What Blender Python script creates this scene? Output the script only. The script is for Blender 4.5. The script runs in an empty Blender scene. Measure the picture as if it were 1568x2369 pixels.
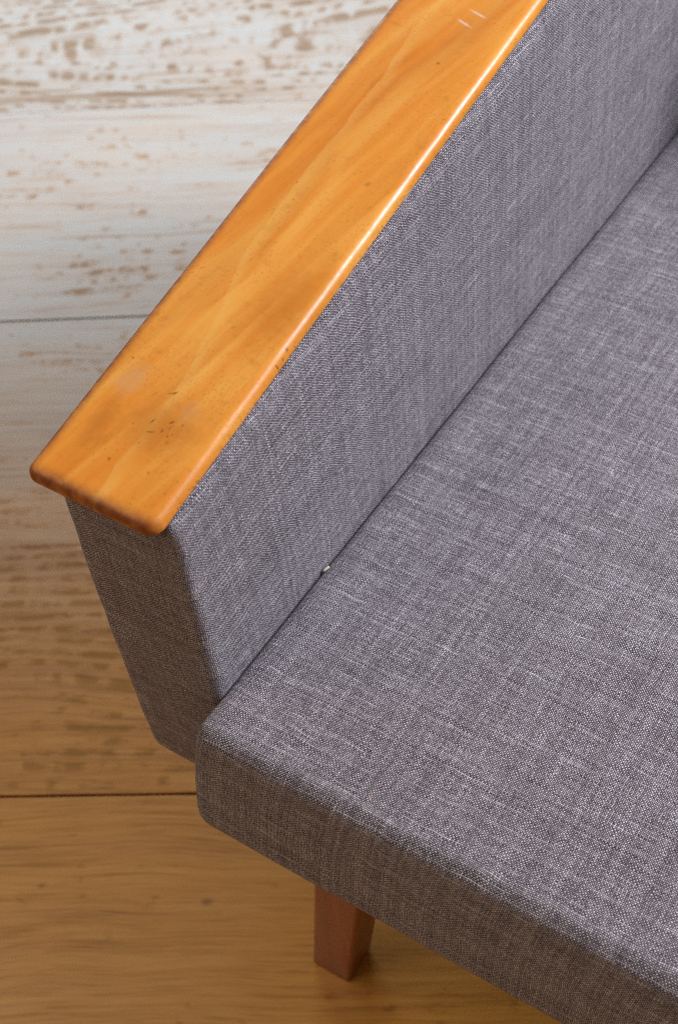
import bpy, bmesh, math, random
from mathutils import Vector, Matrix, noise

random.seed(7)
scene = bpy.context.scene
COL = scene.collection
R = math.radians

# ------------------------------------------------------------------ camera
SEAT = 0.43                                    # height of the seat's front edge above the floor
cam_d = bpy.data.cameras.new('camera')
cam_d.sensor_fit = 'HORIZONTAL'
cam_d.sensor_width = 24.0
cam_d.lens = 24.0 * 3424.8 / 1568.0
cam_d.clip_start, cam_d.clip_end = 0.05, 60.0
cam_d.dof.use_dof = True
cam_d.dof.focus_distance = 0.985
cam_d.dof.aperture_fstop = 8.0
cam = bpy.data.objects.new('camera', cam_d)
COL.objects.link(cam)
right = Vector((0.84768, 0.52497, -0.07639))
down = Vector((0.38262, -0.70476, -0.59743))
fwd = Vector((-0.36747, 0.47720, -0.79828))
m = Matrix((right, -down, -fwd)).transposed().to_4x4()
m.translation = Vector((0.39255, -0.34893, 0.86634 + SEAT))
cam.matrix_world = m
scene.camera = cam

# ------------------------------------------------------------------ light
world = bpy.data.worlds.new('World')
scene.world = world
world.use_nodes = True
bg = world.node_tree.nodes['Background']
bg.inputs[0].default_value = (1.0, 0.86, 0.74, 1)
bg.inputs[1].default_value = 0.165


def window(name, az, el, dist, w, h, radiance, colour, target=(0.0, 0.25, 0.5)):
    """daylight from a window of w x h metres"""
    L = bpy.data.lights.new(name, 'AREA')
    L.shape = 'RECTANGLE'
    L.size, L.size_y = w, h
    L.energy = radiance * math.pi * w * h
    L.color = colour
    o = bpy.data.objects.new(name, L)
    COL.objects.link(o)
    t = Vector(target)
    d = Vector((math.cos(R(el)) * math.cos(R(az)), math.cos(R(el)) * math.sin(R(az)), math.sin(R(el))))
    o.location = t + d * dist
    o.rotation_euler = (-d).to_track_quat('-Z', 'Y').to_euler()
    return o


window('window_daylight', 132, 26.5, 3.4, 2.2, 2.4, 3.0, (0.76, 0.90, 1.0), (-0.6, 0.6, 0.0))
window('window_daylight', 40, 43, 2.85, 1.3, 1.6, 5.6, (0.68, 0.83, 1.0))
window('window_daylight', 42, 40, 2.8, 0.30, 0.62, 124.0, (0.86, 0.92, 1.0))
window('room_lamp', -140, 54, 2.7, 2.2, 1.6, 1.40, (1.0, 0.80, 0.55), (0.0, 0.0, 0.3))   # soft warm light of the room behind the camera

scene.view_settings.view_transform = 'Standard'
scene.view_settings.look = 'None'
scene.view_settings.exposure = 0.0
scene.view_settings.gamma = 1.0
scene.cycles.use_denoising = False
scene.cycles.use_adaptive_sampling = False
scene.cycles.filter_width = 1.1
scene.cycles.max_bounces = 6


# ------------------------------------------------------------------ node helpers
class NT:
    def __init__(self, name):
        self.mat = bpy.data.materials.new(name)
        self.mat.use_nodes = True
        self.t = self.mat.node_tree
        self.bsdf = self.t.nodes['Principled BSDF']

    def node(self, typ, **kw):
        n = self.t.nodes.new(typ)
        for k, v in kw.items():
            setattr(n, k, v)
        return n

    def put(self, sock, v):
        if isinstance(v, bpy.types.NodeSocket):
            self.t.links.new(v, sock)
        else:
            sock.default_value = v

    def m(self, op, a, b=0.0, c=0.0, clamp=False):
        n = self.node('ShaderNodeMath', operation=op, use_clamp=clamp)
        self.put(n.inputs[0], a)
        self.put(n.inputs[1], b)
        self.put(n.inputs[2], c)
        return n.outputs[0]

    def vec(self, x, y, z=0.0):
        n = self.node('ShaderNodeCombineXYZ')
        for s, v in zip(n.inputs, (x, y, z)):
            self.put(s, v)
        return n.outputs[0]

    def sep(self, v):
        n = self.node('ShaderNodeSeparateXYZ')
        self.put(n.inputs[0], v)
        return n.outputs

    def noise(self, v, scale=1.0, detail=2.0, rough=0.5, dist=0.0):
        n = self.node('ShaderNodeTexNoise')
        self.put(n.inputs['Vector'], v)
        n.inputs['Scale'].default_value = scale
        n.inputs['Detail'].default_value = detail
        n.inputs['Roughness'].default_value = rough
        n.inputs['Distortion'].default_value = dist
        return n.outputs['Fac']

    def white(self, v):
        n = self.node('ShaderNodeTexWhiteNoise', noise_dimensions='1D')
        self.put(n.inputs['W'], v)
        return n.outputs['Value']

    def step(self, v, lo, hi, a=0.0, b=1.0):
        n = self.node('ShaderNodeMapRange', interpolation_type='SMOOTHSTEP')
        for s, x in zip(n.inputs[:5], (v, lo, hi, a, b)):
            self.put(s, x)
        return n.outputs[0]

    def mix(self, f, a, b, blend='MIX'):
        n = self.node('ShaderNodeMix', data_type='RGBA', blend_type=blend)
        self.put(n.inputs[0], f)
        for s, v in ((n.inputs[6], a), (n.inputs[7], b)):
            self.put(s, v if isinstance(v, bpy.types.NodeSocket) else (*v, 1.0))
        return n.outputs[2]

    def lerp(self, f, a, b):
        n = self.node('ShaderNodeMix', data_type='FLOAT')
        self.put(n.inputs[0], f)
        self.put(n.inputs[2], a)
        self.put(n.inputs[3], b)
        return n.outputs[0]

    def ramp(self, f, stops):
        n = self.node('ShaderNodeValToRGB')
        self.put(n.inputs[0], f)
        e = n.color_ramp.elements
        while len(e) < len(stops):
            e.new(0.5)
        for el, (p, c) in zip(e, stops):
            el.position = p
            el.color = (*c, 1.0)
        return n.outputs[0]

    def bump(self, h, dist, strength=1.0, normal=None):
        n = self.node('ShaderNodeBump')
        n.inputs['Strength'].default_value = strength
        n.inputs['Distance'].default_value = dist
        self.put(n.inputs['Height'], h)
        if normal is not None:
            self.put(n.inputs['Normal'], normal)
        return n.outputs[0]

    def uv(self):
        return self.node('ShaderNodeUVMap', uv_map='UVMap').outputs[0]

    def obj(self):
        return self.node('ShaderNodeTexCoord').outputs['Object']

    def set(self, **kw):
        for k, v in kw.items():
            s = self.bsdf.inputs[k.replace('_', ' ')]
            self.put(s, v if isinstance(v, bpy.types.NodeSocket) or not isinstance(v, tuple) or len(v) != 3 else (*v, 1.0))


# ------------------------------------------------------------------ materials
def fabric_material():
    t = NT('woven_grey_fabric')
    P = 0.00118                                            # thread pitch in metres
    uv = t.uv()
    u0, v0, _ = t.sep(uv)
    wob = t.m('SUBTRACT', t.noise(uv, 60.0, 2.0), 0.5)
    wob2 = t.m('SUBTRACT', t.noise(t.vec(v0, u0, 3.0), 55.0, 2.0), 0.5)
    U = t.m('DIVIDE', t.m('ADD', u0, t.m('MULTIPLY', wob, 0.0040)), P)
    V = t.m('DIVIDE', t.m('ADD', v0, t.m('MULTIPLY', wob2, 0.0040)), P)
    i, j = t.m('FLOOR', U), t.m('FLOOR', V)
    fu, fv = t.m('SUBTRACT', U, i), t.m('SUBTRACT', V, j)
    par = t.m('FLOORED_MODULO', t.m('ADD', i, j), 2.0)

    def arch(f):
        d = t.m('MULTIPLY_ADD', f, 2.0, -1.0)
        return t.m('SUBTRACT', 1.0, t.m('MULTIPLY', d, d))
    a, b = arch(fu), arch(fv)
    hw = t.m('MULTIPLY', t.m('SQRT', a), t.m('MULTIPLY_ADD', b, 0.7, 0.3))
    hf = t.m('MULTIPLY', t.m('SQRT', b), t.m('MULTIPLY_ADD', a, 0.7, 0.3))
    h = t.lerp(par, hw, hf)
    # yarns: a light warp and a dark weft, each melange along its length
    ri, rj = t.white(i), t.white(t.m('ADD', j, 371.3))
    sw = t.noise(t.vec(t.m('MULTIPLY', ri, 317.0), t.m('MULTIPLY', v0, 30.0)), 1.0, 2.0, 0.6)
    sf = t.m('ADD', 0.02, t.noise(t.vec(t.m('MULTIPLY', u0, 26.0), t.m('MULTIPLY', rj, 317.0), 9.0), 1.0, 2.0, 0.6))
    broad = t.m('SUBTRACT', t.noise(t.vec(t.m('MULTIPLY', u0, 1.0), v0), 26.0, 3.0, 0.6), 0.5)

    def tone(base, rnd, streak, amp, own, slub):
        x = t.m('MULTIPLY_ADD', t.m('SUBTRACT', rnd, 0.5), own, base)
        x = t.m('ADD', x, t.m('MULTIPLY', t.step(streak, 0.60, 0.72), slub))       # slubs
        x = t.m('MULTIPLY_ADD', t.m('SUBTRACT', streak, 0.5), amp, x)
        return t.m('MULTIPLY_ADD', broad, 0.16, x)
    tw, tf = tone(0.59, ri, sw, 0.32, 0.19, 0.14), tone(0.34, rj, sf, 0.70, 0.26, 0.20)
    tn = t.lerp(par, tw, tf)
    cell = t.white(t.m('ADD', t.m('MULTIPLY', i, 17.31), t.m('MULTIPLY', j, 0.617)))
    tn = t.m('MULTIPLY_ADD', t.m('SUBTRACT', cell, 0.5), 0.24, tn)
    fib = t.m('SUBTRACT', t.noise(uv, 2600.0, 2.0), 0.5)
    tn = t.m('MULTIPLY_ADD', fib, 0.45, tn)
    tn = t.m('ADD', tn, t.m('MULTIPLY_ADD', h, 0.58, -0.35), clamp=True)  # shade in the gaps between threads painted into the colour
    colr = t.ramp(tn, [(0.0, (0.020, 0.014, 0.016)), (0.28, (0.092, 0.064, 0.076)),
                       (0.55, (0.318, 0.259, 0.283)), (1.0, (0.93, 0.84, 0.875))])
    t.set(Base_Color=colr, Roughness=0.88, Sheen_Weight=0.12, Sheen_Roughness=0.5,
          Specular_IOR_Level=0.25, Normal=t.bump(h, 0.0007, 1.0))
    return t.mat


def arm_wood_material():
    t = NT('varnished_beech')
    o = t.obj()
    x, y, z = t.sep(o)
    ang = R(11)                                            # the grain runs a little across the rail
    gx = t.m('ADD', t.m('MULTIPLY', x, math.cos(ang)), t.m('MULTIPLY', y, -math.sin(ang)))
    gy = t.m('ADD', t.m('MULTIPLY', x, math.sin(ang)), t.m('MULTIPLY', y, math.cos(ang)))
    warp = t.m('MULTIPLY', t.m('SUBTRACT', t.noise(o, 9.0, 2.0), 0.5), 0.016)
    gxw = t.m('ADD', gx, warp)
    n1 = t.noise(t.vec(t.m('MULTIPLY', gxw, 22.0), t.m('MULTIPLY', gy, 3.2)), 1.0, 3.0, 0.55, 0.6)
    n2 = t.noise(t.vec(t.m('MULTIPLY', gxw, 110.0), t.m('MULTIPLY', gy, 7.0)), 1.0, 3.0, 0.6)
    n3 = t.noise(t.vec(t.m('MULTIPLY', x, 11.0), t.m('MULTIPLY', y, 8.0), 4.0), 1.0, 2.0)
    f = t.m('ADD', t.m('MULTIPLY', n1, 0.66), t.m('ADD', t.m('MULTIPLY', n2, 0.36), t.m('MULTIPLY', n3, 0.30)))
    c = t.ramp(f, [(0.40, (0.52, 0.130, 0.010)), (0.55, (0.76, 0.230, 0.020)), (0.70, (0.85, 0.300, 0.034)), (0.86, (0.92, 0.41, 0.072))])
    # a few paler curved streaks
    st = t.noise(t.vec(t.m('MULTIPLY', gxw, 34.0), t.m('MULTIPLY', gy, 1.7), 7.0), 1.0, 2.0, 0.5, 0.3)
    c = t.mix(t.m('MULTIPLY', t.step(st, 0.58, 0.70), 0.40), c, (0.85, 0.40, 0.07))
    # growth rings: slow darkening, then a crisp step back to pale
    rg = t.m('MULTIPLY_ADD', t.noise(t.vec(t.m('MULTIPLY', gx, 14.0), t.m('MULTIPLY', gy, 2.6), 1.5), 1.0, 2.0, 0.5), 2.6, t.m('MULTIPLY', gx, 22.0))
    sf_ = t.m('SUBTRACT', rg, t.m('FLOOR', rg))
    saw = t.m('MULTIPLY', t.m('POWER', sf_, 2.2), t.m('SUBTRACT', 1.0, t.step(sf_, 0.93, 1.0)))
    c = t.mix(t.m('MULTIPLY', saw, 0.26), c, (0.54, 0.135, 0.010))
    pal = t.m('MULTIPLY', t.step(sf_, 0.0, 0.05), t.m('SUBTRACT', 1.0, t.step(sf_, 0.05, 0.28)))
    c = t.mix(t.m('MULTIPLY', pal, 0.18), c, (0.90, 0.47, 0.105))
    # one long pale streak that bends inwards near the front
    jit = t.m('MULTIPLY', t.m('SUBTRACT', t.noise(t.vec(t.m('MULTIPLY', x, 20.0), t.m('MULTIPLY', y, 24.0), 8.0), 1.0, 3.0), 0.5), 0.012)
    xc = t.m('ADD', t.m('SUBTRACT', -0.0475, t.step(y, 0.08, 0.20, 0.0, 0.021)), jit)
    dl = t.m('SUBTRACT', x, xc)
    lite = t.m('MULTIPLY', t.step(dl, -0.0016, 0.0002), t.m('SUBTRACT', 1.0, t.step(dl, 0.0002, 0.010)))
    c = t.mix(t.m('MULTIPLY', lite, 0.36), c, (0.90, 0.48, 0.11))
    # beech flecks
    fl = t.noise(t.vec(t.m('MULTIPLY', gx, 2300.0), t.m('MULTIPLY', gy, 300.0)), 1.0, 1.0)
    fl = t.m('MULTIPLY', t.step(fl, 0.62, 0.71), t.step(t.noise(o, 40.0, 1.0), 0.35, 0.6, 0.25, 1.0))
    c = t.mix(t.m('MULTIPLY', fl, 0.60), c, (0.25, 0.055, 0.006))
    # hairline scratches across the grain
    sx_ = t.m('ADD', t.m('MULTIPLY', x, 0.8), t.m('MULTIPLY', y, 0.6))
    sy_ = t.m('SUBTRACT', t.m('MULTIPLY', y, 0.8), t.m('MULTIPLY', x, 0.6))
    hs = t.noise(t.vec(t.m('MULTIPLY', sx_, 60.0), t.m('MULTIPLY', sy_, 1500.0), 5.0), 1.0, 1.0)
    c = t.mix(t.m('MULTIPLY', t.m('MULTIPLY', t.step(hs, 0.72, 0.80), t.step(t.noise(o, 28.0, 1.0), 0.5, 0.6)), 0.35), c, (0.95, 0.55, 0.2))
    # blotchy wear
    bl = t.step(t.noise(t.vec(x, y, 2.0), 55.0, 4.0, 0.65), 0.56, 0.75)
    c = t.mix(t.m('MULTIPLY', bl, 0.35), c, (0.42, 0.12, 0.012))

    ragged = t.m('MULTIPLY', t.m('SUBTRACT', t.noise(o, 420.0, 3.0, 0.6), 0.5), 1.1)
    soft = t.m('MULTIPLY', t.m('SUBTRACT', t.noise(o, 120.0, 4.0, 0.65), 0.5), 1.6)

    def mark(c, px, py, rx, ry, rot, colr, k, rag=ragged, soft_edge=0.5):
        """a dent, stain or scratch at (px, py) on the rail"""
        ca, sa = math.cos(R(rot)), math.sin(R(rot))
        dx, dy = t.m('SUBTRACT', x, px), t.m('SUBTRACT', y, py)
        ex = t.m('DIVIDE', t.m('ADD', t.m('MULTIPLY', dx, ca), t.m('MULTIPLY', dy, sa)), rx)
        ey = t.m('DIVIDE', t.m('SUBTRACT', t.m('MULTIPLY', dy, ca), t.m('MULTIPLY', dx, sa)), ry)
        d = t.m('SQRT', t.m('ADD', t.m('MULTIPLY', ex, ex), t.m('MULTIPLY', ey, ey)))
        d = t.m('ADD', d, rag)
        return t.mix(t.m('MULTIPLY', t.step(d, 1.0 - soft_edge, 1.0 + soft_edge, 1.0, 0.0), k), c, colr)
    DK, PALE, GREY = (0.15, 0.034, 0.009), (0.62, 0.40, 0.20), (0.62, 0.42, 0.26)
    c = mark(c, -0.040, 0.052, 0.020, 0.017, 20, (0.46, 0.13, 0.012), 0.5, soft, 0.9)
    c = mark(c, -0.077, 0.040, 0.006, 0.016, 0, (0.46, 0.12, 0.010), 0.5, soft, 0.9)
    c = mark(c, -0.020, 0.162, 0.016, 0.034, -10, (0.55, 0.15, 0.010), 0.55, soft, 0.9)
    c = mark(c, -0.077, 0.073, 0.0075, 0.011, -25, PALE, 0.36, t.m('ADD', soft, ragged), 0.7)
    c = mark(c, -0.031, 0.068, 0.006, 0.008, 0, GREY, 0.14, soft, 0.8)
    for (px, py, rx, ry, rot, k) in [
            (-0.0470, 0.0758, 0.0009, 0.0026, -35, 0.9), (-0.0495, 0.0745, 0.0006, 0.0016, -50, 0.6),
            (-0.0863, 0.0865, 0.0010, 0.0012, 0, 0.7), (-0.0443, 0.0459, 0.0030, 0.0010, 20, 0.55),
            (-0.0382, 0.0495, 0.0009, 0.0016, 0, 0.7), (-0.0363, 0.0573, 0.0011, 0.0022, -40, 0.75),
            (-0.0291, 0.0583, 0.0007, 0.0015, 0, 0.6), (-0.0330, 0.0479, 0.0008, 0.0014, 0, 0.7),
            (-0.0476, 0.0529, 0.0008, 0.0026, -20, 0.7), (-0.0557, 0.0193, 0.0009, 0.0017, 0, 0.75),
            (-0.0462, 0.0364, 0.0007, 0.0012, 0, 0.4), (-0.0385, 0.3845, 0.0018, 0.0016, 0, 0.55),
            (-0.0261, 0.2695, 0.0026, 0.0032, -20, 0.40), (-0.0286, 0.0215, 0.0013, 0.0016, 0, 0.4),
            (-0.0575, 0.0464, 0.0007, 0.0012, 0, 0.4), (-0.0350, 0.0530, 0.0006, 0.0013, -10, 0.6),
            (-0.0310, 0.0500, 0.0006, 0.0014, 0, 0.65), (-0.0305, 0.0440, 0.0006, 0.0018, -15, 0.5),
            (-0.0580, 0.0700, 0.0006, 0.0040, -25, 0.40), (-0.0700, 0.2520, 0.0007, 0.0010, 0, 0.6),
            (-0.0640, 0.2380, 0.0007, 0.0009, 0, 0.5), (-0.0610, 0.2500, 0.0006, 0.0008, 0, 0.5),
            (-0.0870, 0.1650, 0.0007, 0.0026, -30, 0.5), (-0.0420, 0.1330, 0.0006, 0.0022, -30, 0.4),
            (-0.0040, 0.1350, 0.0010, 0.0014, 10, 0.8), (-0.0030, 0.1220, 0.0012, 0.0010, 10, 0.8),
            (-0.0030, 0.1285, 0.0008, 0.0012, 10, 0.6)]:
        c = mark(c, px, py, rx * 0.68, ry * 0.68, rot, DK, k * 0.9, ragged, 0.75)
    for (px, py, ln, rot) in [(-0.0413, 0.4260, 0.0062, 18), (-0.0370, 0.4380, 0.0066, 14)]:
        c = mark(c, px, py, ln, 0.0011, -rot, (0.80, 0.55, 0.38), 0.75)
    # worn spots on the inner edge where the stain is thin
    edge = t.step(x, -0.006, 0.0005)
    wear = t.step(t.noise(t.vec(t.m('MULTIPLY', x, 3.0), y, z), 160.0, 3.0, 0.6), 0.45, 0.70)
    c = t.mix(t.m('MULTIPLY', t.m('MULTIPLY', edge, wear), 0.5), c, (0.33, 0.12, 0.015))
    # shade of the rounded outer edge and front end painted into the colour
    edge_shade = t.m('SUBTRACT', 1.0, t.m('MULTIPLY', t.step(x, -0.0975, -0.0895), t.step(y, -0.0100, 0.0010)))
    edge_shade = t.m('MULTIPLY', edge_shade, t.step(t.noise(o, 130.0, 3.0, 0.6), 0.25, 0.65, 0.55, 1.0))
    c = t.mix(t.m('MULTIPLY', edge_shade, 0.90), c, (0.20, 0.034, 0.004))
    hb = t.m('ADD', t.m('MULTIPLY', t.noise(o, 38.0, 2.0), 1.0), t.m('MULTIPLY', t.noise(o, 170.0, 3.0, 0.6), 0.22))
    hb = t.m('ADD', hb, t.m('MULTIPLY', fl, -0.05))
    rough = t.m('MULTIPLY_ADD', t.noise(o, 90.0, 3.0), 0.16, 0.20)
    rough = t.m('MULTIPLY_ADD', edge_shade, 0.30, rough)  # gloss lowered on the darkened edges to mute the window's reflection
    # the varnish is rubbed thin in places along the inner edge
    rubn = t.step(t.noise(t.vec(t.m('MULTIPLY', x, 2.0), t.m('MULTIPLY', y, 1.0), z), 75.0, 4.0, 0.65), 0.38, 0.62, 0.04, 0.50)
    rub = t.lerp(t.step(x, -0.014, -0.008), 1.0, rubn)
    rough = t.m('MULTIPLY_ADD', t.m('SUBTRACT', 1.0, rub), 0.10, rough)
    t.set(Base_Color=c, Roughness=rough, Specular_IOR_Level=0.45, Coat_Weight=t.m('MULTIPLY', t.m('MULTIPLY_ADD', edge_shade, -0.5, 0.55), rub),
          Coat_Roughness=t.m('MULTIPLY_ADD', t.m('SUBTRACT', 1.0, rub), 0.16, 0.07),
          Coat_IOR=1.5, Normal=t.bump(hb, 0.0010, 0.35))
    t.put(t.bsdf.inputs['Coat Normal'], t.bump(hb, 0.0010, 0.30))
    return t.mat


def leg_material():
    t = NT('stained_leg_wood')
    o = t.obj()
    x, y, z = t.sep(o)
    n = t.noise(t.vec(t.m('MULTIPLY', x, 120.0), t.m('MULTIPLY', y, 120.0), t.m('MULTIPLY', z, 7.0)), 1.0, 3.0, 0.6)
    c = t.ramp(n, [(0.3, (0.22, 0.046, 0.010)), (0.7, (0.36, 0.084, 0.018))])
    t.set(Base_Color=c, Roughness=0.32, Specular_IOR_Level=0.4, Normal=t.bump(n, 0.0004, 0.3))
    return t.mat


def board_material(seed, patch, warp, sheen_tint, crown=None, knots=()):
    """oak board, with window sheen painted in as a pale tint, under a satin lacquer; both are missing in the brushed-out grain"""
    t = NT('oak_board')
    a, b, _ = t.sep(t.uv())
    n0 = t.m('SUBTRACT', t.noise(t.vec(t.m('MULTIPLY', a, 2.4), t.m('MULTIPLY', b, 4.0), seed), 1.0, 2.0), 0.5)
    bw = t.m('MULTIPLY_ADD', n0, 0.02 + 0.10 * warp, b)
    # growth rings: straight, or a cathedral figure round a crown point
    if crown:
        ac, bc = crown
        q = t.m('DIVIDE', t.m('SUBTRACT', bw, bc), 0.10)
        ring = t.m('SUBTRACT', t.m('MULTIPLY', q, t.m('MULTIPLY', q, 2.9)), t.m('MULTIPLY', t.m('SUBTRACT', a, ac), 6.0))
    else:
        ring = t.m('MULTIPLY', bw, 62.0)
    ring = t.m('MULTIPLY_ADD', t.m('SUBTRACT', t.noise(t.vec(t.m('MULTIPLY', a, 6.0), t.m('MULTIPLY', b, 30.0), seed + 4), 1.0, 3.0), 0.5), 1.3, ring)
    row = t.m('FLOOR', ring)
    fr = t.m('SUBTRACT', ring, row)
    band = t.m('MULTIPLY', t.step(fr, 0.10, 0.45), t.m('SUBTRACT', 1.0, t.step(fr, 0.72, 0.98)))
    g1 = t.noise(t.vec(t.m('MULTIPLY', a, 1.5), t.m('MULTIPLY', bw, 30.0), seed), 1.0, 5.0, 0.62, 0.2)
    g2 = t.noise(t.vec(t.m('MULTIPLY', a, 5.0), t.m('MULTIPLY', bw, 190.0), seed + 5), 1.0, 4.0, 0.65)
    g3 = t.noise(t.vec(t.m('MULTIPLY', a, 26.0), t.m('MULTIPLY', bw, 420.0), seed + 6), 1.0, 2.0, 0.6)
    f = t.m('ADD', t.m('MULTIPLY', g1, 0.40), t.m('ADD', t.m('MULTIPLY', g2, 0.34), t.m('MULTIPLY', g3, 0.26)))
    c = t.ramp(f, [(0.36, (0.44, 0.172, 0.018)), (0.5, (0.72, 0.318, 0.040)), (0.64, (0.84, 0.420, 0.074))])
    # short brushed-out dashes, strung along the rings
    dash = t.noise(t.vec(t.m('MULTIPLY', a, 46.0), t.m('MULTIPLY', t.white(t.m('ADD', row, seed)), 91.0), t.m('MULTIPLY', bw, 26.0)), 1.0, 1.5, 0.5)
    ragged = t.noise(t.vec(t.m('MULTIPLY', a, 90.0), t.m('MULTIPLY', b, 240.0), seed + 3), 1.0, 2.0, 0.6)
    zone = t.noise(t.vec(t.m('MULTIPLY', a, 4.2), t.m('MULTIPLY', b, 9.0), seed + 11), 1.0, 1.0)
    v = t.m('ADD', t.m('MULTIPLY', dash, 0.56), t.m('ADD', t.m('MULTIPLY', ragged, 0.30), t.m('MULTIPLY', zone, 0.36)))
    lo = 0.73 - 0.105 * patch
    hole = t.m('MULTIPLY', t.step(v, lo - 0.02, lo + 0.12), t.m('MULTIPLY_ADD', band, 0.80, 0.20))
    # long fine streaks
    k = t.noise(t.vec(t.m('MULTIPLY', a, 6.5), t.m('MULTIPLY', bw, 95.0), seed + 21), 1.0, 3.0, 0.6)
    k = t.step(k, 0.54, 0.74)
    worn = 0.0
    if crown:                                              # a rubbed band along the tight joint
        wn = t.noise(t.vec(t.m('MULTIPLY', a, 5.0), t.m('MULTIPLY', b, 120.0), seed + 2), 1.0, 3.0, 0.6)
        edge = t.m('MULTIPLY', t.step(b, 1.192, 1.205), t.m('SUBTRACT', 1.0, t.step(b, 1.235, 1.262)))
        worn = t.m('MULTIPLY', edge, t.m('MULTIPLY', t.step(wn, 0.40, 0.60), t.m('SUBTRACT', 1.0, t.step(a, -0.20, 0.02))))
        hole = t.m('MAXIMUM', hole, t.m('MULTIPLY', worn, 0.9))
    c = t.mix(t.m('MULTIPLY', hole, 0.62 if crown else 0.42), c, (0.165, 0.092, 0.042) if sheen_tint > 0 else (0.17, 0.065, 0.012))
    c = t.mix(t.m('MULTIPLY', k, 0.34), c, (0.20, 0.078, 0.012))
    for (ka, kb, kr) in knots:
        da, db = t.m('SUBTRACT', a, ka), t.m('MULTIPLY', t.m('SUBTRACT', b, kb), 1.5)
        dd = t.m('DIVIDE', t.m('SQRT', t.m('ADD', t.m('MULTIPLY', da, da), t.m('MULTIPLY', db, db))), kr)
        dd = t.m('MULTIPLY_ADD', t.m('SUBTRACT', ragged, 0.5), 1.2, dd)
        c = t.mix(t.m('SUBTRACT', 0.6, t.step(dd, 0.2, 1.4, 0.0, 0.6)), c, (0.17, 0.055, 0.010))
    sheen_mask = t.m('MULTIPLY', t.m('SUBTRACT', 1.0, t.m('MULTIPLY', hole, 0.80)), t.m('SUBTRACT', 1.0, t.m('MULTIPLY', k, 0.50)))
    sheen_mask = t.m('MULTIPLY', sheen_mask, t.m('MULTIPLY', t.step(f, 0.36, 0.60, 0.60, 1.0), t.step(t.noise(t.vec(t.m('MULTIPLY', a, 3.0), t.m('MULTIPLY', b, 11.0), seed + 31), 1.0, 3.0, 0.6), 0.30, 0.62, 0.82, 1.05)))
    if sheen_tint:
        fade_noise = t.m('SUBTRACT', t.noise(t.vec(t.m('MULTIPLY', a, 2.5), t.m('MULTIPLY', b, 16.0), 77.0), 1.0, 3.0, 0.6), 0.5)
        be = t.m('MULTIPLY_ADD', fade_noise, 0.30, t.m('MULTIPLY_ADD', a, -0.35, b))
        sheen_mask = t.m('MULTIPLY', sheen_mask, t.step(be, 0.26, 0.92))  # painted sheen fades out towards the sofa and the front
    c = t.mix(t.m('MULTIPLY', sheen_mask, sheen_tint), c, (0.455, 0.455, 0.445))  # window sheen painted into the base colour as pale grey
    lack = t.m('SUBTRACT', 1.0, t.m('MULTIPLY', hole, 0.70))
    lack = t.m('MULTIPLY', lack, t.m('SUBTRACT', 1.0, t.m('MULTIPLY', k, 0.42)))
    lack = t.m('MULTIPLY', lack, t.step(g2, 0.30, 0.62, 0.78, 1.0))
    rough = t.m('MULTIPLY_ADD', g2, 0.06, 0.29)
    hgt = t.m('ADD', t.m('MULTIPLY', hole, -1.0), t.m('MULTIPLY', g2, 0.35))
    t.set(Base_Color=c, Roughness=0.6, Specular_IOR_Level=0.3, Coat_Roughness=rough, Coat_Weight=lack, Coat_IOR=1.95,
          Normal=t.bump(hgt, 0.0006, 0.3))
    t.put(t.bsdf.inputs['Coat Normal'], t.bump(hgt, 0.0006, 0.12))
    return t.mat


def plain(name, colr, rough):
    t = NT(name)
    n = t.noise(t.obj(), 300.0, 2.0)
    c = t.mix(t.m('MULTIPLY', n, 0.4), colr, tuple(k * 0.7 for k in colr))
    t.set(Base_Color=c, Roughness=rough)
    return t.mat


FABRIC = fabric_material()
ARM_WOOD = arm_wood_material()
LEG_WOOD = leg_material()


# ------------------------------------------------------------------ mesh helpers
def rounded_outline(corners, spacing=0.008, arc=7):
    """CCW polygon [(x, y, radius)] -> list of (x, y, nx, ny, corner_ids) with rounded corners and outward normals"""
    n = len(corners)
    out = []
    arcs = []
    for k in range(n):
        p = Vector(corners[k][:2]); r = corners[k][2]
        a = (Vector(corners[k - 1][:2]) - p).normalized()
        b = (Vector(corners[(k + 1) % n][:2]) - p).normalized()
        half = math.acos(max(-1, min(1, a.dot(b)))) / 2
        d = r / math.tan(half)
        cen = p + (a + b).normalized() * (r / math.sin(half))
        n0 = (p + a * d - cen).normalized()
        n1 = (p + b * d - cen).normalized()
        pts = []
        a0 = math.atan2(n0.y, n0.x); a1 = math.atan2(n1.y, n1.x)
        while a1 < a0: a1 += 2 * math.pi
        for q in range(arc + 1):
            t_ = a0 + (a1 - a0) * q / arc
            nn = Vector((math.cos(t_), math.sin(t_)))
            pts.append((cen.x + nn.x * r, cen.y + nn.y * r, nn.x, nn.y))
        arcs.append(pts)
    for k in range(n):
        out += arcs[k]
        p, q = arcs[k][-1], arcs[(k + 1) % n][0]
        L = math.hypot(q[0] - p[0], q[1] - p[1])
        s = max(1, int(L / spacing))
        for e in range(1, s):
            f = e / s
            out.append((p[0] + (q[0] - p[0]) * f, p[1] + (q[1] - p[1]) * f, p[2], p[3]))
    return out


def link(name, me, mat, parent=None):
    if mat: me.materials.append(mat)
    o = bpy.data.objects.new(name, me)
    COL.objects.link(o)
    o.parent = parent
    return o


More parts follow.
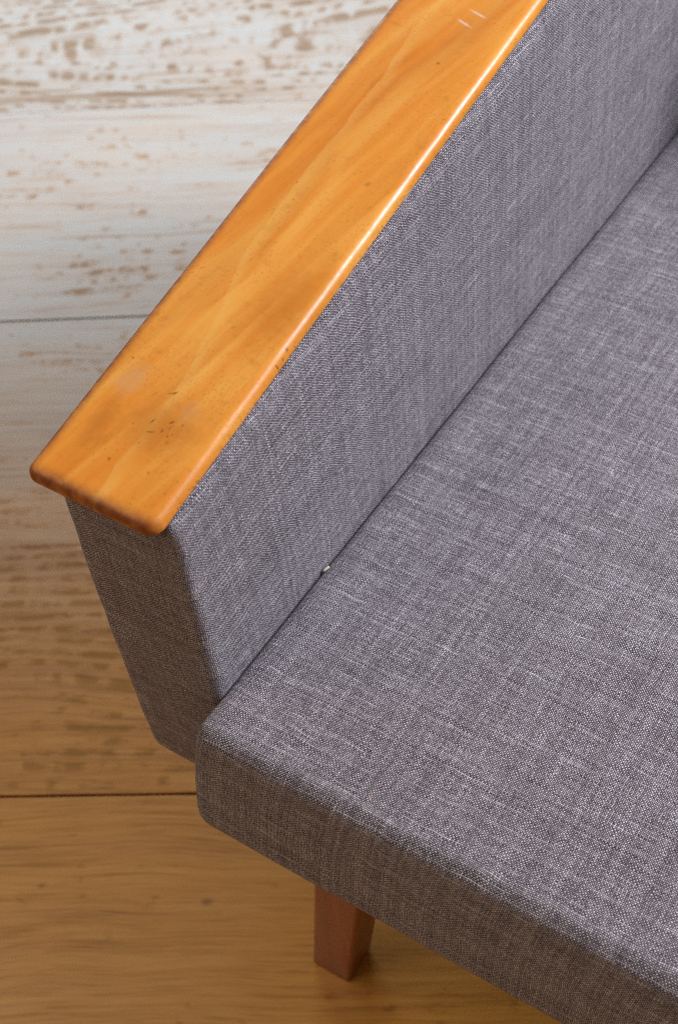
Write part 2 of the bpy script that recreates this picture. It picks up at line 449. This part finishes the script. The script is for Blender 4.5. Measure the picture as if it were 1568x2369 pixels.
def loft(name, outline, layers, mapping, mat, parent, flip=False, uvswap=False, v0=0.0, u0=0.0):
    """skin the outline through the layers; layer = (inset function of the outline point, height function of the outline point)"""
    bm = bmesh.new()
    uvl = bm.loops.layers.uv.new('UVMap')
    n = len(outline)
    rings, raw = [], []
    for inset, height in layers:
        ring, rr = [], []
        for (x, y, nx, ny) in outline:
            d = inset(nx, ny) if callable(inset) else inset
            h = height(nx, ny) if callable(height) else height
            px, py = x - nx * d, y - ny * d
            ring.append(bm.verts.new(mapping(px, py, h, nx, ny)))
            rr.append((px, py, h))
        rings.append(ring); raw.append(rr)
    per = [u0]
    for k in range(n):
        p, q = outline[k], outline[(k + 1) % n]
        per.append(per[-1] + math.hypot(q[0] - p[0], q[1] - p[1]))
    cum = [[v0] * n]
    for L in range(1, len(rings)):
        cum.append([cum[-1][k] + (rings[L][k].co - rings[L - 1][k].co).length for k in range(n)])
    for L in range(len(rings) - 1):
        for k in range(n):
            k2 = (k + 1) % n
            vs = [rings[L][k], rings[L][k2], rings[L + 1][k2], rings[L + 1][k]]
            us = [(per[k], cum[L][k]), (per[k + 1], cum[L][k2]), (per[k + 1], cum[L + 1][k2]), (per[k], cum[L + 1][k])]
            if flip: vs.reverse(); us.reverse()
            f = bm.faces.new(vs)
            f.smooth = True
            for lp, c in zip(f.loops, us):
                lp[uvl].uv = (c[1], c[0]) if uvswap else c
    for L, rev in ((0, True), (len(rings) - 1, False)):
        vs = list(rings[L]); rr = list(raw[L])
        if rev != flip: vs.reverse(); rr.reverse()
        f = bm.faces.new(vs)
        f.smooth = True
        for lp, c in zip(f.loops, rr):
            lp[uvl].uv = (c[0], c[1])
    bm.normal_update()
    me = bpy.data.meshes.new(name)
    bm.to_mesh(me)
    bm.free()
    return link(name, me, mat, parent)


def wobble(p, amp, scale, seed=0.0):
    q = Vector(p) * scale + Vector((seed, seed * 1.3, seed * 0.7))
    v = noise.noise_vector(q)
    return Vector(p) + v * amp


# ------------------------------------------------------------------ floor
FLOOR_ANGLE = R(30.6)
ca, sa = math.cos(FLOOR_ANGLE), math.sin(FLOOR_ANGLE)
floor_me = bpy.data.meshes.new('floor')
fb = bmesh.new()
bmesh.ops.create_cube(fb, size=1.0, matrix=Matrix.Translation((0.0, 0.9, -0.032)) @ Matrix.Diagonal((7.2, 6.4, 0.03, 1)))
fb.to_mesh(floor_me); fb.free()
floor = link('floor', floor_me, plain('dark_subfloor', (0.075, 0.034, 0.013), 0.9))
floor.rotation_euler = (0, 0, FLOOR_ANGLE)
floor['kind'] = 'structure'


def board(b0, b1, gap0, gap1, seed, patch, warp, sheen_tint, crown=None, knots=()):
    a0, a1 = -3.4, 3.4
    bm = bmesh.new()
    uvl = bm.loops.layers.uv.new('UVMap')
    y0, y1 = b0 + gap0, b1 - gap1
    e0, e1 = 0.00012, 0.00012
    prof = [(y0, -0.015), (y0, -e0), (y0 + e0 * 0.35, -e0 * 0.3), (y0 + e0, 0.0), (y1 - e1, 0.0), (y1 - e1 * 0.35, -e1 * 0.3), (y1, -e1), (y1, -0.015)]
    A = [bm.verts.new((a0, y, z)) for y, z in prof]
    B = [bm.verts.new((a1, y, z)) for y, z in prof]
    for k in range(len(prof) - 1):
        f = bm.faces.new((A[k], B[k], B[k + 1], A[k + 1]))
        for lp in f.loops: lp[uvl].uv = (lp.vert.co.x, lp.vert.co.y)
    for ring in (list(reversed(A)), B):
        bm.faces.new(ring)
    bmesh.ops.recalc_face_normals(bm, faces=bm.faces)
    me = bpy.data.meshes.new('board')
    bm.to_mesh(me); bm.free()
    return link('board', me, board_material(seed, patch, warp, sheen_tint, crown, knots), floor)


G, H = 0.0016, 0.0003                                     # open joint, tight joint
edges = [(-2.13, G), (-1.80, H), (-1.48, G), (-1.16, H), (-0.836, G), (-0.512, H), (-0.40, G), (-0.189, H), (0.135, G), (0.437, H), (0.782, G), (1.190, H), (1.52, G), (1.85, H), (2.18, G), (2.50, H), (2.83, G), (3.15, H), (3.48, G), (3.80, H)]
edges = [e for e in edges if e[0] != -0.40]
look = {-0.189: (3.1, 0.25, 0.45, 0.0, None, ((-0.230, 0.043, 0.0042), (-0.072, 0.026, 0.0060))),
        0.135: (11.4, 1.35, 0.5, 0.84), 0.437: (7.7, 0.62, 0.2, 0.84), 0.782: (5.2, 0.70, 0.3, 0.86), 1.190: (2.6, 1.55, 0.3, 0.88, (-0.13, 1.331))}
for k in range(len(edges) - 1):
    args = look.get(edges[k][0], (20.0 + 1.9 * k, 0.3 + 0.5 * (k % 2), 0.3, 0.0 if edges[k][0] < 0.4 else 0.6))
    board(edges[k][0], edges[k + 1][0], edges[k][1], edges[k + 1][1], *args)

# ------------------------------------------------------------------ sofa
sofa = bpy.data.objects.new('sofa', None)
COL.objects.link(sofa)
sofa['label'] = 'grey tweed sofa with orange varnished wooden armrest and tapered brown leg'
sofa['category'] = 'sofa'

W = 0.084                                                  # arm thickness
SLOPE = 0.1106                                             # the arm rises towards the back
DEEP = 0.92
LONG = 1.62                                                # seat between the arms
ARM_TOP = SEAT + 0.1955
RAIL = 0.0108


def arm_panel(parent):
    r = 0.0075
    ol = rounded_outline([(-W - 0.004, 0.0, r), (0.0020, 0.0, r), (0.0020, DEEP, r), (-W - 0.004, DEEP, r)], 0.008, 7)
    top = ARM_TOP - RAIL + 0.0015
    bot = SEAT - 0.1573 - 0.004
    rt, rb = 0.013, 0.013
    layers = [(rb + 0.02, bot)]
    for q in range(0, 6):
        ph = q / 5 * math.pi / 2
        layers.append((rb * (1 - math.sin(ph)), bot + rb * (1 - math.cos(ph))))
    N = 34
    for q in range(1, N):
        layers.append((0.0, bot + rb + (top - rt - bot - rb) * q / N))
    for q in range(0, 7):
        ph = q / 6 * math.pi / 2
        layers.append((rt * (1 - math.cos(ph)), top - rt + rt * math.sin(ph)))
    layers.append((0.03, top))

    def mp(px, py, h, nx, ny):
        k = max(0.0, min(1.0, (h - bot) / (top - bot)))
        z = h + SLOPE * py * k ** 2 + SLOPE * 0.0
        p = Vector((px, py, z))
        # padding: slightly full in the middle of the faces, slack ripples near the corner
        full = math.sin(math.pi * k) * 0.0022
        p.x += nx * full * (0.4 if nx > 0 else 1.0)
        p.y += ny * full
        near = math.exp(-abs(py) / 0.03)
        p += noise.noise_vector(Vector((px * 25, py * 16, h * 34))) * (0.0004 + 0.0006 * near)
        return p
    return loft('arm_panel', ol, layers, mp, FABRIC, parent)


def armrest(parent):
    x0, x1, y0, y1 = -W - 0.0145, -0.0020, -0.0105, DEEP + 0.01
    ol = rounded_outline([(x0, y0, 0.0065), (x1, y0, 0.0100), (x1, y1, 0.0125), (x0, y1, 0.0125)], 0.006, 10)

    def rad(nx, ny):
        wl, wr, wf = max(0, -nx) ** 2, max(0, nx) ** 2, ny * ny
        return 0.0040 * wl + 0.0080 * wr + 0.0058 * wf
    top, bot = ARM_TOP, ARM_TOP - RAIL
    rb = 0.0038
    layers = [(0.012, bot), (rb * 1.15, bot)]
    for q in range(0, 4):
        ph = q / 3 * math.pi / 2
        layers.append((rb * (1 - math.sin(ph)), bot + rb * (1 - math.cos(ph))))
    for q in range(0, 13):
        ph = q / 12 * math.pi / 2
        layers.append((lambda nx, ny, ph=ph: rad(nx, ny) * (1 - math.cos(ph)), lambda nx, ny, ph=ph: top - rad(nx, ny) * (1 - math.sin(ph))))
    layers.append((lambda nx, ny: rad(nx, ny) + 0.0006, top))

    def mp(px, py, h, nx, ny):
        p = Vector((px, py, h - SEAT + SLOPE * py))
        w = 0.00035
        p.x += w * noise.noise(Vector((py * 9.0, 3.0 + nx, 0)))
        if nx > 0.2:                                       # hand-worn, slightly dinged edge
            p.z += 0.00022 * noise.noise(Vector((py * 42.0, h * 60, 1.0))) + 0.00014 * noise.noise(Vector((py * 120.0, h * 90, 5.0)))
        return p
    o = loft('armrest', ol, layers, mp, ARM_WOOD, parent)
    o.location.z = SEAT
    o['label'] = 'worn orange varnished wooden rail with pits, scratches and a rounded edge'
    return o


def seat_cushion(parent):
    ss = -0.0949
    # profile in (y, z), anticlockwise seen from +X
    prof = rounded_outline([(-0.0335, SEAT + 0.0022, 0.0150), (-0.0545, SEAT - 0.131, 0.030), (DEEP - 0.06, SEAT - 0.140, 0.03), (DEEP - 0.06, SEAT + ss * (DEEP - 0.06), 0.03)], 0.010, 9)
    r = 0.013
    x0, x1 = 0.0024, LONG - 0.0024
    layers = [(0.07, x0), (0.04, x0), (0.02, x0), (r * 1.05, x0)]
    for q in range(0, 8):
        ph = q / 7 * math.pi / 2
        layers.append((r * (1 - math.sin(ph)), x0 + r * (1 - math.cos(ph))))
    xs = [x0 + r + 0.012 * k for k in range(1, 38)]
    xs += [xs[-1] + 0.06 * k for k in range(1, 18) if xs[-1] + 0.06 * k < x1 - r - 0.02]
    layers += [(0.0, x) for x in xs]
    for q in range(7, -1, -1):
        ph = q / 7 * math.pi / 2
        layers.append((r * (1 - math.sin(ph)), x1 - r * (1 - math.cos(ph))))
    layers += [(0.02, x1), (0.07, x1)]

    def mp(py, pz, h, ny, nz):
        p = Vector((h, py, pz))
        inn = min(1.0, max(0.0, (h - x0) / 0.10)); inn = inn * inn * (3 - 2 * inn)
        if nz > 0.7:                                       # crowned top
            p.z += 0.004 * inn * min(1.0, max(0.0, (py + 0.03) / 0.08))
        if ny < -0.7:                                      # full front
            k = (SEAT - pz) / 0.12
            p.y -= 0.004 * math.sin(math.pi * min(1, max(0, k))) * (0.3 + 0.7 * inn)
        # the front lip hangs a little over the arm's corner
        if py < 0.0:
            k = min(1.0, max(0.0, (SEAT - pz) / 0.115))
            edge = max(0.0, 1 - (h - x0) / 0.05)
            p.x -= 0.0075 * math.sin(math.pi * 0.62 * k) * edge * min(1.0, -py / 0.02)
        q = noise.noise_vector(Vector((h * 9, py * 9, pz * 14))) * 0.0011 + noise.noise_vector(Vector((h * 30, py * 30, pz * 30 + 7))) * 0.0004
        q.x *= inn
        p += q
        p.z += 0.0028 * inn * inn * noise.noise(Vector((h * 4.5, py * 4.0, 2.0))) if nz > 0.7 else 0.0
        return p
    return loft('seat_cushion', prof, layers, mp, FABRIC, parent, uvswap=True)


def leg(parent, top_c, bot_c, top_w, bot_w, ztop):
    ol = rounded_outline([(-0.5, -0.5, 0.10), (0.5, -0.5, 0.10), (0.5, 0.5, 0.10), (-0.5, 0.5, 0.10)], 0.25, 5)
    bm = bmesh.new()
    rings = []
    lv = [(0.0, 0.90), (0.0010, 0.97), (0.003, 1.0)] + [(0.003 + (ztop - 0.003) * k / 8, 1.0) for k in range(1, 9)]
    for z, sc in lv:
        k = z / ztop
        cx, cy = bot_c[0] + (top_c[0] - bot_c[0]) * k, bot_c[1] + (top_c[1] - bot_c[1]) * k
        w = (bot_w + (top_w - bot_w) * k) * sc
        rings.append([bm.verts.new((cx + x * w, cy + y * w, z)) for x, y, _, _ in ol])
    n = len(ol)
    for L in range(len(rings) - 1):
        for k in range(n):
            f = bm.faces.new((rings[L][k], rings[L][(k + 1) % n], rings[L + 1][(k + 1) % n], rings[L + 1][k]))
            f.smooth = True
    bm.faces.new(list(reversed(rings[0])))
    bm.faces.new(rings[-1])
    me = bpy.data.meshes.new('leg')
    bm.to_mesh(me); bm.free()
    return link('leg', me, LEG_WOOD, parent)


panel = arm_panel(sofa)
rail = armrest(sofa)
cushion = seat_cushion(sofa)
# the arm at the far end is the same pair turned round
for src in (panel, rail):
    o = src.copy()
    COL.objects.link(o)
    o.parent = sofa
    o.scale.x = -1
    o.location.x = LONG
# legs: base corner points read off the picture
leg(sofa, (0.0940, 0.012), (0.0590, 0.0055), 0.0455, 0.0385, SEAT - 0.127)
leg(sofa, (LONG - 0.1015, 0.020), (LONG - 0.0600, 0.0062), 0.050, 0.0385, SEAT - 0.127)
leg(sofa, (0.1015, DEEP - 0.14), (0.0600, DEEP - 0.125), 0.050, 0.0385, SEAT - 0.125)
leg(sofa, (LONG - 0.1015, DEEP - 0.14), (LONG - 0.0600, DEEP - 0.125), 0.050, 0.0385, SEAT - 0.125)


def backrest(parent):
    y0 = DEEP - 0.062
    prof = rounded_outline([(y0 - 0.01, SEAT - 0.10, 0.02), (y0 + 0.10, SEAT - 0.10, 0.02), (y0 + 0.19, SEAT + 0.34, 0.03), (y0 + 0.07, SEAT + 0.34, 0.03)], 0.03, 6)
    layers = [(0.03, 0.004)] + [(0.015 * (1 - math.sin(q / 4 * math.pi / 2)), 0.004 + 0.015 * (1 - math.cos(q / 4 * math.pi / 2))) for q in range(5)]
    layers += [(0.0, 0.02 + (LONG - 0.04) * k / 20) for k in range(1, 20)]
    layers += [(0.015 * (1 - math.sin(q / 4 * math.pi / 2)), LONG - 0.004 - 0.015 * (1 - math.cos(q / 4 * math.pi / 2))) for q in range(4, -1, -1)] + [(0.03, LONG - 0.004)]
    return loft('backrest', prof, layers, lambda py, pz, h, ny, nz: Vector((h, py, pz)), FABRIC, parent, uvswap=True)


backrest(sofa)
box_bm = bmesh.new()  # added box, unseen under the seat, keeps light off the floor and leg
bmesh.ops.create_cube(box_bm, size=1.0, matrix=Matrix.Translation((LONG / 2, 0.49, SEAT - 0.245)) @ Matrix.Diagonal((LONG - 0.30, 0.72, 0.24, 1)))
bmesh.ops.bevel(box_bm, geom=box_bm.edges[:], offset=0.004, segments=2, affect='EDGES')
box_me = bpy.data.meshes.new('added_light_block')
box_bm.to_mesh(box_me); box_bm.free()
link('added_light_block', box_me, plain('dark_blocker', (0.10, 0.055, 0.028), 0.7), sofa)


# ------------------------------------------------------------------ lint
def fibre(name, pts, rad, mat, label):
    cu = bpy.data.curves.new(name, 'CURVE')
    cu.dimensions = '3D'
    sp = cu.splines.new('POLY')
    sp.points.add(len(pts) - 1)
    for q, p in zip(sp.points, pts): q.co = (*p, 1)
    cu.bevel_depth = rad
    cu.bevel_resolution = 2
    cu.use_fill_caps = True
    tmp = bpy.data.objects.new(name, cu)
    COL.objects.link(tmp)
    dg = bpy.context.evaluated_depsgraph_get()
    me = bpy.data.meshes.new_from_object(tmp.evaluated_get(dg))
    bpy.data.objects.remove(tmp)
    me.materials.clear()
    o = link(name, me, mat)
    o['label'] = label
    o['category'] = 'lint'
    return o


lx, ly, lz = 0.0050, 0.130, SEAT - 0.0158
fibre('lint_scrap', [(lx, ly - 0.002, lz), (lx + 0.001, ly, lz + 0.001), (lx + 0.0015, ly + 0.0022, lz + 0.0005)], 0.0010,
      plain('cream_lint', (0.75, 0.68, 0.5), 0.9), 'tiny cream scrap caught in the crease between arm and seat')
ox, oy, oz = 0.1327, -0.0185, SEAT + 0.0035
fibre('thread_end', [(ox, oy, oz), (ox + 0.0006, oy + 0.0012, oz + 0.0006), (ox - 0.0002, oy + 0.0020, oz + 0.0008), (ox - 0.0008, oy + 0.0014, oz + 0.0006)], 0.00025,
      plain('orange_thread', (0.55, 0.22, 0.05), 0.8), 'small curled orange thread end on the front edge of the seat')
